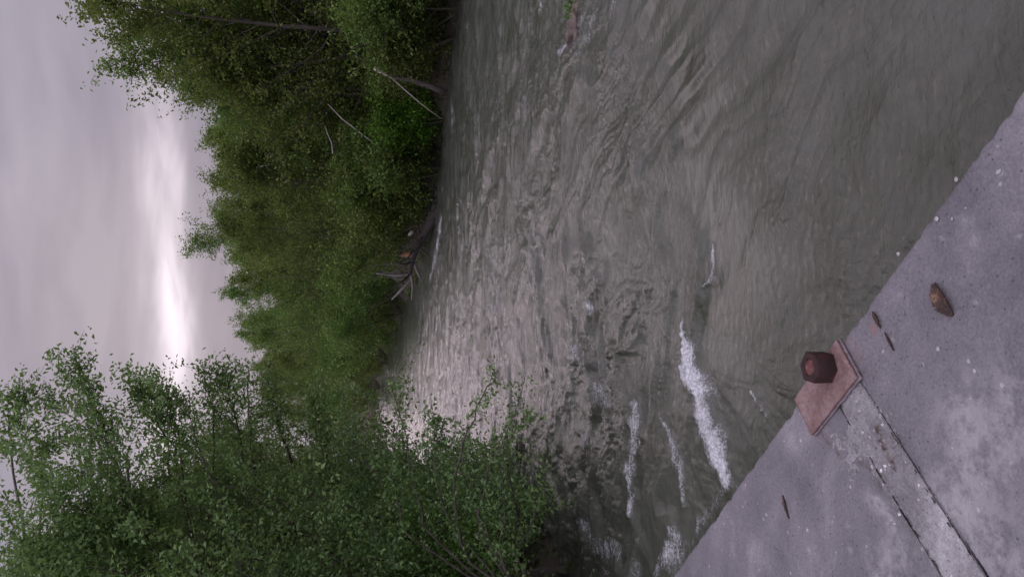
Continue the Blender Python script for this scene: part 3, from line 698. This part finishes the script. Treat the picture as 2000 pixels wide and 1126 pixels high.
for py, back, key, sc, lb in shrubs:
    x, y = bank_pt(py, back)
    plant('waterside_shrub', key, float(x), float(y), sc, rg.random() * 6.28, lb or ('shrub overhanging the far waterline in the distance' if py > 600 else 'low leafy shrub growing under the trees on the far waterline'), 'shrub', G2, tilt=(rg.uniform(-.15, .1), rg.uniform(-.2, .1)))

# bare thin stems under the trees
stemG = 'bare thin stems under the far trees'
for k, (py, back, h_) in enumerate([(478, .9, 4.2), (490, 1.2, 3.6), (503, .9, 3.0), (520, .8, 3.8), (535, 1.0, 3.2), (548, .8, 3.0), (205, 1.2, 3.5), (190, 1.5, 4), (168, 1.0, 3), (262, 1.0, 3.0), (150, 1.4, 3.4), (300, 1.1, 2.6), (60, 1.0, 3.4), (100, 1.2, 3.0)]):
    x, y = bank_pt(py, back); T = Tree(100 + k)
    st = T.curve((0, 0, -.2), (T.r.normal(0, .12), T.r.normal(0, .12), 1), h_, 8, .05, 0); T.wood.tube(st, np.linspace(.035, .008, 9), 5)
    for j in range(3):
        b0 = st[3 + j]; T.wood.tube(T.curve(b0, (T.r.normal(0, 1), T.r.normal(0, 1), .9), .8, 3, .1, .1), [.012, .009, .006, .003], 4, False)
    o = obj('bare_stem', T.wood.mesh('bare_stem', BARK_GREY), None, (float(x), float(y), float(ground_z(np.array([x]), np.array([y]))[0])))
    tag(o, 'thin bare grey stem standing in the shade under the far trees', 'stem', stemG)

# ------------------------------------------------------------------ dead wood on the far bank
lg = thing('fallen_log', 'dark fallen tree trunk lying along the far waterline with its root end in the water', 'log', tuple(on(862, 385, 0)))
lo = np.array(lg.location)
def lp(*pp): return np.array([at(px, py, Y) for px, py, Y in pp]) - lo
mb = MB(); P = lp((868, 372, 32.6), (858, 395, 33), (846, 425, 33.6), (826, 462, 34.6), (812, 487, 35.2), (804, 512, 36), (800, 535, 36.5))
mb.tube(P, [.22, .27, .23, .18, .15, .12, .09], 9)
T = Tree(77)
for k in range(22): T.wood.tube(T.curve(P[min(k // 9, 2)] + T.r.normal(0, .14, 3), (T.r.normal(.2, .8), T.r.normal(-.6, .6), T.r.normal(.2, .7)), T.r.uniform(.5, 1.2), 4, .3, 0), [.09, .07, .05, .03, .01], 5)
obj('trunk', mb.mesh('trunk', WETBARK), lg); obj('root', T.wood.mesh('root', WETBARK), lg)
for pp, r0 in (([(806, 508, 36), (815, 530, 36.3), (826, 552, 36.5)], .08), ([(802, 530, 36.4), (806, 560, 37), (804, 586, 37.4)], .07), ([(815, 480, 35), (832, 496, 35), (843, 505, 35)], .05), ([(801, 535, 36.5), (770, 538, 37), (735, 534, 37)], .09), ([(803, 545, 36.8), (780, 570, 37.4), (765, 585, 37.6)], .08), ([(822, 468, 34.8), (815, 440, 34.4), (800, 415, 34)], .05)):
    mb = MB(); mb.tube(lp(*pp), [r0, r0 * .75, r0 * .4], 6); obj('branch', mb.mesh('branch', BARK_GREY if r0 > .065 else BARK), lg)
for k in range(10):
    q0 = P[2 + k % 5]; mbb = MB(); tq = Tree(500 + k); c_ = tq.curve(q0, (tq.r.normal(-.3, .6), tq.r.normal(-.2, .5), tq.r.uniform(-.4, .9)), tq.r.uniform(.8, 1.9), 5, .22, 0)
    mbb.tube(c_, [.05, .04, .03, .022, .014, .006], 5); mbb.tube(tq.curve(c_[2], tq.r.normal(0, 1, 3), .6, 3, .2, 0), [.02, .014, .01, .004], 4); obj('branch', mbb.mesh('branch', WETBARK), lg)
mb = MB(); mb.tube(lp((803, 497, 35.6), (792, 496, 35.6), (783, 500, 35.6)), [.13, .11, .05], 7); obj('broken_stub', mb.mesh('broken_stub', WOOD_RAW), lg)
mb = MB(); mb.tube(lp((806, 452, 34), (801, 457, 34), (797, 459, 34)), [.09, .08, .03], 6); obj('torn_patch', mb.mesh('torn_patch', BARK_PALE), lg)

def pole(pix, radii, label, mt=BARK_PALE, extra=()):
    P = np.array([at(*p) for p in pix]); mb = MB(); mb.tube(P - P[-1], radii, 6)
    for e in extra: q = np.array([at(*p) for p in e]); mb.tube(q - P[-1], np.linspace(radii[-1], .004, len(q)), 5)
    tag(obj('dead_pole', mb.mesh('dead_pole', mt), None, tuple(P[-1])), label, 'dead branch', 'bleached dead branches on the far bank')
pole([(640, 203, 30.0), (668, 232, 30.1), (720, 272, 30.4), (765, 305, 30.8), (800, 333, 31.2)], [.012, .022, .026, .03, .035], 'long thin bleached pole leaning straight down through the far bushes', extra=([(778, 315, 30.9), (783, 338, 31), (790, 350, 31)],))
pole([(731, 133, 26.6), (748, 143, 26.7), (765, 152, 26.8), (790, 175, 27), (825, 205, 27.4), (862, 232, 27.8)], [.07, .06, .03, .025, .02, .018], 'bleached dead branch, thick at its upper end, under the right-hand trees')
pole([(634, 245, 30.4), (640, 262, 30.4), (648, 280, 30.5), (650, 300, 30.6)], [.01, .014, .016, .018], 'short crooked bleached twig hanging above the long pale pole')
pole([(770, 150, 27.2), (800, 155, 27.2), (840, 168, 27.3), (872, 182, 27.4)], [.08, .10, .11, .12], 'dark bowed dead branch arching down to the far waterline', BARK)

# boulder and dark stump in the river and on the bank
m, nt, b, out = mat('wet brown rock'); n = noise(nt, objco(nt), 4, 7, .7)
nt.links.new(ramp(nt, n, [(.35, (.03, .022, .018)), (.65, (.12, .085, .07))]), b.inputs['Base Color']); b.inputs['Roughness'].default_value = .45
nt.links.new(bump(nt, n, 1, .06), b.inputs['Normal']); ROCK = m
p = on(1122, 55, 0)
tag(obj('boulder', stone_mesh('boulder', .38, 1.1, .75, .42, ROCK, 12, 30, 20, .5), None, (p[0], p[1], -.04)), 'wet reddish brown boulder breaking the water at the right with foam at its side', 'boulder')
p = on(732, 822, 0)
tag(obj('boulder', stone_mesh('boulder', 1.3, 1.2, .9, .8, ROCK, 31, 24, 16, .5), None, (p[0], p[1], .3)), 'dark boulder at the far waterline beneath the distant overhanging bushes', 'boulder')
# leafy sprig hanging into the frame above the boulder
T = Tree(300); q = np.array([at(1085, -120, 10.4), at(1100, -60, 10.3), at(1108, -15, 10.25), at(1114, 20, 10.2)]); b0 = on(1130, -150, 0)
st = T.curve((0, 0, -.3), (q[0] - b0) / 1.0, float(np.linalg.norm(q[0] - b0)), 4, .05, 0); st[-1] = q[0] - b0
T.wood.tube(st, [.03, .026, .022, .018, .014], 6); T.wood.tube(q - b0, [.014, .01, .007, .004], 5)
T.twigs(q - b0, 12, .22, 16, .035, .07, .003); T.twigs(st, 10, .5, 22, .08, .075, .004)
t = thing('leaning_sapling', 'leafy sapling tip reaching into view above the reddish boulder', 'sapling', tuple(b0)); obj('trunk', T.wood.mesh('trunk', BARK_GREEN), t); obj('crown', T.crown_mesh('crown', LEAF), t)

# ------------------------------------------------------------------ near trees at the left
def near_tree(name, label, cat, base, seed, height, spread, limbs, twigs, leaves, size, sig, extra=(), mt=LEAF_NEAR, group=None, extw=16, extl=44, **kw):
    """like tree_meshes, plus limbs along given world polylines"""
    T = Tree(seed); r = T.r; base = np.array([base[0], base[1], float(ground_z(np.array([base[0]]), np.array([base[1]]))[0])])
    lean = kw.get('lean', (0, 0)); t0 = kw.get('t0', .15); stems = kw.get('stems', 1); rt = kw.get('rtrunk', .15); ss = kw.get('stemspread', .25)
    allst = []
    for k in range(stems):
        az = r.random() * 6.28
        st = T.curve((.15 * math.cos(az), .15 * math.sin(az), -.3), (math.cos(az) * ss + lean[0], math.sin(az) * ss + lean[1], 1), height * (1 if k == 0 else r.uniform(.6, .95)), 12, .06, .02)
        rr = rt * (1 - np.linspace(0, 1, 13) ** .8 * .9); T.wood.tube(st, rr, 8); allst.append(st)
        for i in range(limbs // stems):
            t = t0 + (1 - t0) * (i + r.random()) / (limbs // stems); x = t * 12; j = min(int(x), 11); p = st[j] + (st[j + 1] - st[j]) * (x - j); u = (t - t0) / (1 - t0)
            L = spread * (.5 + .7 * math.sin(PI * min(1, u * .7 + .2))) * (1 - .5 * u ** 3) * r.uniform(.65, 1.2)
            az = i * 2.4 + r.normal(0, .5); el = R(r.uniform(*kw.get('elev', (5, 50))))
            lb = T.curve(p, (math.cos(az) * math.cos(el), math.sin(az) * math.cos(el), math.sin(el)), L, 6, .12, .05)
            T.wood.tube(lb, rr[j] * .36 * np.array([1, .85, .7, .55, .4, .28, .14]), 5, False)
            T.twigs(lb, twigs, L * .34 + .2, leaves, sig, size, r0=max(.0035, rr[j] * .06))
    for (pix, r0, dens) in extra:
        P = np.array([at(*q) for q in pix]) - base
        if kw.get('join', True):               # start the limb on the nearest stem
            st = min(allst, key=lambda s_: np.min(np.linalg.norm(s_ - P[0], axis=1))); lowest = np.argmin(np.linalg.norm(st - P[0] + np.array([0, 0, .5]), axis=1))
            P = np.vstack([st[lowest], P])
        tt_ = np.linspace(0, 1, len(P)); t = np.linspace(0, 1, 3 * len(P)); P = np.stack([np.interp(t, tt_, P[:, i]) for i in range(3)], -1)
        P[1:-1] += r.normal(0, .018, P[1:-1].shape)
        T.wood.tube(P, np.linspace(r0, r0 * .2, len(P)), 5, False)
        T.twigs(P, int(extw * dens), kw.get('extL', .42), extl, kw.get('extsig', .06), size, .004, True, kw.get('ext0', .35), .03)
    t = thing(name, label, cat, tuple(base), 0, group)
    obj('trunk', T.wood.mesh('trunk', BARK), t); obj('crown', T.crown_mesh('crown', mt, .35, .5), t); return t

near_tree('bankside_tree', 'large near tree at the left edge with wispy branch tips reaching out against the sky', 'tree', (-4.75, 12.4), 21, 7.9, 2.75, 84, 14, 95, .074, .075,
          extra=[([(250, 905, 12), (205, 860, 12), (165, 775, 12), (148, 685, 12)], .022, 1.5), ([(215, 880, 12), (185, 800, 11.8), (160, 730, 11.8)], .018, 1.3), ([(225, 870, 12), (130, 810, 12), (72, 792, 12)], .012, .7),
                 ([(30, 930, 12), (15, 840, 12), (30, 790, 12), (48, 758, 12)], .022, 1.5), ([(340, 880, 12), (300, 800, 12), (262, 752, 12)], .02, 1.6), ([(350, 850, 12.4), (330, 790, 12.4), (300, 762, 12.4)], .02, 1.6),
                 ([(90, 960, 12), (80, 900, 12), (85, 860, 12)], .02, 1.2), ([(420, 880, 12.6), (415, 790, 12.6), (398, 722, 12.6)], .02, 1.4), ([(480, 900, 12.8), (450, 780, 12.8), (440, 720, 12.8)], .022, 1.6)],
          extL=.5, extsig=.07, elev=(0, 45))
near_tree('bankside_tree', 'near tree with a dark sideways limb, standing behind the large left edge tree', 'tree', (-5.3, 17), 22, 8.6, 3.0, 80, 13, 85, .088, .09,
          extra=[([(490, 900, 15.5), (488, 820, 15.5), (484, 735, 15.5)], .05, 1.4), ([(560, 880, 15.5), (540, 800, 15.5), (520, 740, 15.5)], .04, 1.6), ([(640, 900, 15.5), (620, 820, 15.5), (610, 770, 15.5)], .04, 1.6)], elev=(0, 40), extL=.6, extsig=.1)
near_tree('bankside_tree', 'dark lower tree at the left edge filling the space below the sky branches', 'tree', (-4.9, 9.6), 23, 5.9, 2.0, 68, 12, 85, .066, .07, elev=(0, 45), t0=.45)
near_tree('bankside_tree', 'slender near tree on the left bank closest to the far trees', 'tree', (-6.6, 22), 24, 9.0, 3.0, 60, 10, 40, .11, .18, elev=(5, 45))
near_tree('bankside_tree', 'distant tree on the left bank seen past the nearer ones', 'tree', (-10.2, 33), 26, 9.5, 3.2, 50, 9, 40, .14, .2, elev=(5, 50))
G3 = 'trees filling the left bank behind the near ones'
for k, (x, y, key, hgt_) in enumerate([(-7.4, 15.5, 'b', 7.6), (-8.6, 12.0, 'a', 7.6), (-7.8, 19.5, 'd', 8.0), (-6.4, 18.2, 'a', 7.0), (-9.5, 24, 'b', 9.0), (-8.0, 26.5, 'a', 9.4), (-12, 29, 'd', 9.5), (-12.5, 38, 'b', 10.5), (-14.8, 44, 'a', 11), (-10.2, 17, 'd', 8.5), (-12, 22, 'a', 9.0), (-16.5, 52, 'd', 11), (-18.5, 60, 'b', 12), (-5.9, 15.2, 'd', 6.4), (-7.0, 23.5, 'b', 7.6), (-5.3, 15.6, 'a', 8.2), (-6.2, 17.6, 'b', 8.6), (-5.7, 19.6, 'd', 9.2), (-7.0, 14.0, 'c', 8.0), (-6.0, 14.2, 'b', 8.2), (-5.6, 11.0, 'd', 7.2), (-6.4, 21, 'a', 9.6)]):
    plant('bankside_tree', key, x, y, hgt_ / VH[key], k * 1.7, 'leafy tree filling the left bank behind the nearer trees', 'tree', G3)
near_tree('bankside_shrub', 'dense shrub on the left bank below the trees, dark inside', 'shrub', (-4.7, 13.6), 25, 3.4, 1.7, 46, 10, 40, .075, .11, stems=4, rtrunk=.05, stemspread=.5, elev=(0, 50), t0=.05)
near_tree('bankside_shrub', 'light green bushy shrub at the left edge nearest the camera', 'shrub', (-4.7, 10.2), 27, 3.7, 1.25, 44, 10, 50, .07, .07, stems=4, rtrunk=.035, stemspread=.35, elev=(10, 60), t0=.58, mt=LEAF)
near_tree('leaning_shrub', 'airy shrub whose thin dark branches lean out over the river from the left bank', 'shrub', (-4.6, 9.6), 28, 1.9, .7, 20, 7, 18, .062, .07, stems=4, rtrunk=.03, stemspread=.6, elev=(0, 50), t0=.05,
          extra=[([(905, 1075, 9), (885, 960, 8.8), (905, 860, 8.6), (940, 782, 8.5), (972, 722, 8.4)], .022, 1.5), ([(830, 1040, 9.4), (805, 940, 9.3), (790, 840, 9.2), (765, 760, 9.2)], .02, 1.3),
                 ([(930, 1020, 8.8), (955, 910, 8.7), (1000, 845, 8.6), (1040, 800, 8.5)], .018, 1.4), ([(790, 1040, 9.4), (765, 930, 9.4), (748, 850, 9.4)], .018, 1.2), ([(1010, 1090, 8.8), (1045, 1000, 8.7), (1058, 935, 8.6)], .016, 1.3),
                 ([(870, 1010, 9), (845, 900, 9), (850, 830, 9)], .016, 1.3), ([(970, 1080, 8.6), (985, 980, 8.6), (975, 900, 8.6)], .018, 1.4), ([(900, 930, 9), (870, 860, 9), (840, 800, 9)], .012, 1.2), ([(940, 1060, 8.9), (925, 960, 8.9), (930, 890, 8.9)], .018, 1.4)],
          extw=16, extl=20, extL=.26, extsig=.045, ext0=.2)
for k in range(5):
    near_tree('bankside_shrub', 'leafy shrub in the dark undergrowth of the left bank', 'shrub', [(-4.8, 15.8), (-5.4, 18.8), (-7, 24.5), (-5.7, 11.6), (-9.4, 31)][k], 40 + k, 2.6 + .3 * k, 1.5, 40, 9, 34, .085, .12, stems=4, rtrunk=.04, stemspread=.5, elev=(0, 50), t0=.05, group='shrubs under the left bank trees')

# low plants on both banks: nobody could count them
rgn = np.random.default_rng(9); pts = []
for poly, sgn, lo_, hi_, cnt, ymax in ((FAR, -1, .0, 5.5, 60000, 85), (NEAR, 1, .1, 4, 26000, 36)):
    P = np.array(poly); seg = np.hypot(*np.diff(P, axis=0).T); 
    i = rgn.choice(len(seg), cnt, p=seg / seg.sum()); t = rgn.random(cnt)[:, None]; q = P[i] * (1 - t) + P[i + 1] * t
    d = P[i + 1] - P[i]; n_ = np.stack([-d[:, 1], d[:, 0]], -1) / np.hypot(d[:, 0], d[:, 1])[:, None]
    q = q + sgn * n_ * (lo_ + (hi_ - lo_) * rgn.random(cnt) ** 1.4)[:, None]
    s_, w_ = to_sw(q[:, 0], q[:, 1]); ok = (q[:, 1] > 3) & (q[:, 1] < ymax) & ((w_ > 1.2) | (s_ > 5.4)) ; pts.append(q[ok])
q = np.vstack(pts); T = Tree(55); z = ground_z(q[:, 0], q[:, 1]); dens = fbm(q[:, 0] * .8, q[:, 1] * .8, 3, 66)
ok = dens > -.12; q = q[ok]; z = z[ok]; hh = rgn.random(len(q)) ** 1.5 * (.15 + .5 * (dens[ok] + .12))
T.lp = [np.stack([q[:, 0], q[:, 1], np.maximum(z, 0) + .03 + hh], -1)]; T.ls = [rgn.uniform(.07, .2, len(q))]
gc = obj('ground_cover', T.crown_mesh('ground_cover', LEAF_COVER, .3, .45)); tag(gc, 'low dark leafy plants covering both river banks', 'ground cover', kind='stuff')

# ------------------------------------------------------------------ sky and light
SUN_EL, SUN_AZ = R(16), R(-3)              # azimuth measured from +Y towards +X
wd = bpy.data.worlds.new('World'); bpy.context.scene.world = wd; wd.use_nodes = True
nt = wd.node_tree; L = nt.links.new; bg = nt.nodes['Background']
sk = N(nt, 'ShaderNodeTexSky', sky_type='NISHITA', sun_disc=False); sk.sun_elevation = SUN_EL; sk.sun_rotation = SUN_AZ
sk.air_density = 1.5; sk.dust_density = 3
tc = N(nt, 'ShaderNodeTexCoord').outputs['Generated']
sep = N(nt, 'ShaderNodeSeparateXYZ'); L(tc, sep.inputs[0]); X, Y, Z = sep.outputs
def mapped(scale, rot=(0, 0, 0), loc=(0, 0, 0)):
    m = N(nt, 'ShaderNodeMapping'); m.inputs['Scale'].default_value = scale; m.inputs['Rotation'].default_value = rot; m.inputs['Location'].default_value = loc
    L(tc, m.inputs[0]); return m.outputs[0]
c1 = noise(nt, mapped((1.0, 1.0, 4.5), (0, R(14), 0), (.3, .1, .2)), 2.2, 4, .5, .4)
c2 = noise(nt, mapped((1.0, 1.0, 3.0), (0, R(10), 0), (3.1, .7, .2)), 6.0, 4, .5, .6)
cl = mth(nt, 'ADD', mth(nt, 'MULTIPLY', c1, .72), mth(nt, 'MULTIPLY', c2, .28))
cloud = ramp(nt, cl, [(.37, (2.75, 2.53, 3.2)), (.5, (3.5, 3.16, 3.88)), (.63, (4.3, 3.9, 4.6))])
# overcast: brighter towards the zenith
zen = N(nt, 'ShaderNodeMapRange'); L(Z, zen.inputs[0]); zen.inputs[1].default_value = .34; zen.inputs[2].default_value = .75; zen.inputs[3].default_value = 1.0; zen.inputs[4].default_value = 1.75
cloud = mixc(nt, 1.0, cloud, zen.outputs[0], 'MULTIPLY')
rear = N(nt, 'ShaderNodeMapRange', interpolation_type='SMOOTHSTEP'); L(Y, rear.inputs[0]); rear.inputs[1].default_value = .45; rear.inputs[2].default_value = -.4; rear.inputs[3].default_value = 1.0; rear.inputs[4].default_value = 4.0  # unseen sky behind the camera, made brighter to light tree fronts and concrete
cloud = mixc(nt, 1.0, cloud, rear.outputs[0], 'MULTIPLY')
# the break in the cloud, a level streak low over the far trees
zz = mth(nt, 'ADD', Z, mth(nt, 'MULTIPLY', mth(nt, 'SUBTRACT', noise(nt, mapped((1.5, 1.5, 5)), 4, 3), .5), .05))
zz = mth(nt, 'ADD', zz, mth(nt, 'MULTIPLY', X, -.03))
g = mth(nt, 'DIVIDE', mth(nt, 'SUBTRACT', zz, .214), .021); g = mth(nt, 'EXPONENT', mth(nt, 'MULTIPLY', mth(nt, 'MULTIPLY', g, g), -1))
ax = mth(nt, 'DIVIDE', mth(nt, 'ADD', X, .02), .20); ax = mth(nt, 'EXPONENT', mth(nt, 'MULTIPLY', mth(nt, 'MULTIPLY', ax, ax), -1))
g = mth(nt, 'MULTIPLY', mth(nt, 'MULTIPLY', g, ax), mth(nt, 'GREATER_THAN', Y, 0))
g2 = mth(nt, 'DIVIDE', mth(nt, 'SUBTRACT', zz, .205), .014); g2 = mth(nt, 'EXPONENT', mth(nt, 'MULTIPLY', mth(nt, 'MULTIPLY', g2, g2), -1))
ax2 = mth(nt, 'DIVIDE', mth(nt, 'SUBTRACT', X, .10), .13); ax2 = mth(nt, 'EXPONENT', mth(nt, 'MULTIPLY', mth(nt, 'MULTIPLY', ax2, ax2), -1))
g = mth(nt, 'MAXIMUM', g, mth(nt, 'MULTIPLY', mth(nt, 'MULTIPLY', g2, ax2), .8))
wisp = noise(nt, mapped((2, 2, 11), (0, R(6), 0)), 3.2, 4, .5, .8)
g = mth(nt, 'MULTIPLY', g, ramp(nt, wisp, [(.36, (.55, .55, .55)), (.6, (1, 1, 1))]))
cloud = mixc(nt, mth(nt, 'MULTIPLY', g, .95, clamp=True), cloud, (11.2, 9.9, 11.0))
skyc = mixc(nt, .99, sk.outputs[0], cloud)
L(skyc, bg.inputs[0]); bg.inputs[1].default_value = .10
sl = bpy.data.lights.new('sun', 'SUN'); sl.energy = 1.0; sl.angle = R(66); sl.color = (1, .80, .87)
so = bpy.data.objects.new('sun', sl); C.objects.link(so)
sd = Vector((math.sin(SUN_AZ) * math.cos(SUN_EL), math.cos(SUN_AZ) * math.cos(SUN_EL), math.sin(SUN_EL)))
so.rotation_euler = sd.to_track_quat('Z', 'Y').to_euler(); so.location = (0, 0, 30)

# ------------------------------------------------------------------ camera (the phone was held on its side: world up is picture left)
cd = bpy.data.cameras.new('camera'); cd.sensor_width = 36; cd.lens = 27; cd.clip_start = .05; cd.clip_end = 2000
co = bpy.data.objects.new('camera', cd); C.objects.link(co)
U = Vector((0, sT, cT)); Fw = Vector((0, cT, -sT)); Rt = Vector((1, 0, 0))
M = Matrix.Identity(4)
for i in range(3): M[i][0] = -U[i]; M[i][1] = Rt[i]; M[i][2] = -Fw[i]
M[2][3] = H; co.matrix_world = M
sc = bpy.context.scene; sc.camera = co
sc.view_settings.view_transform = 'Standard'; sc.view_settings.look = 'None'; sc.view_settings.exposure = 0; sc.view_settings.gamma = 1
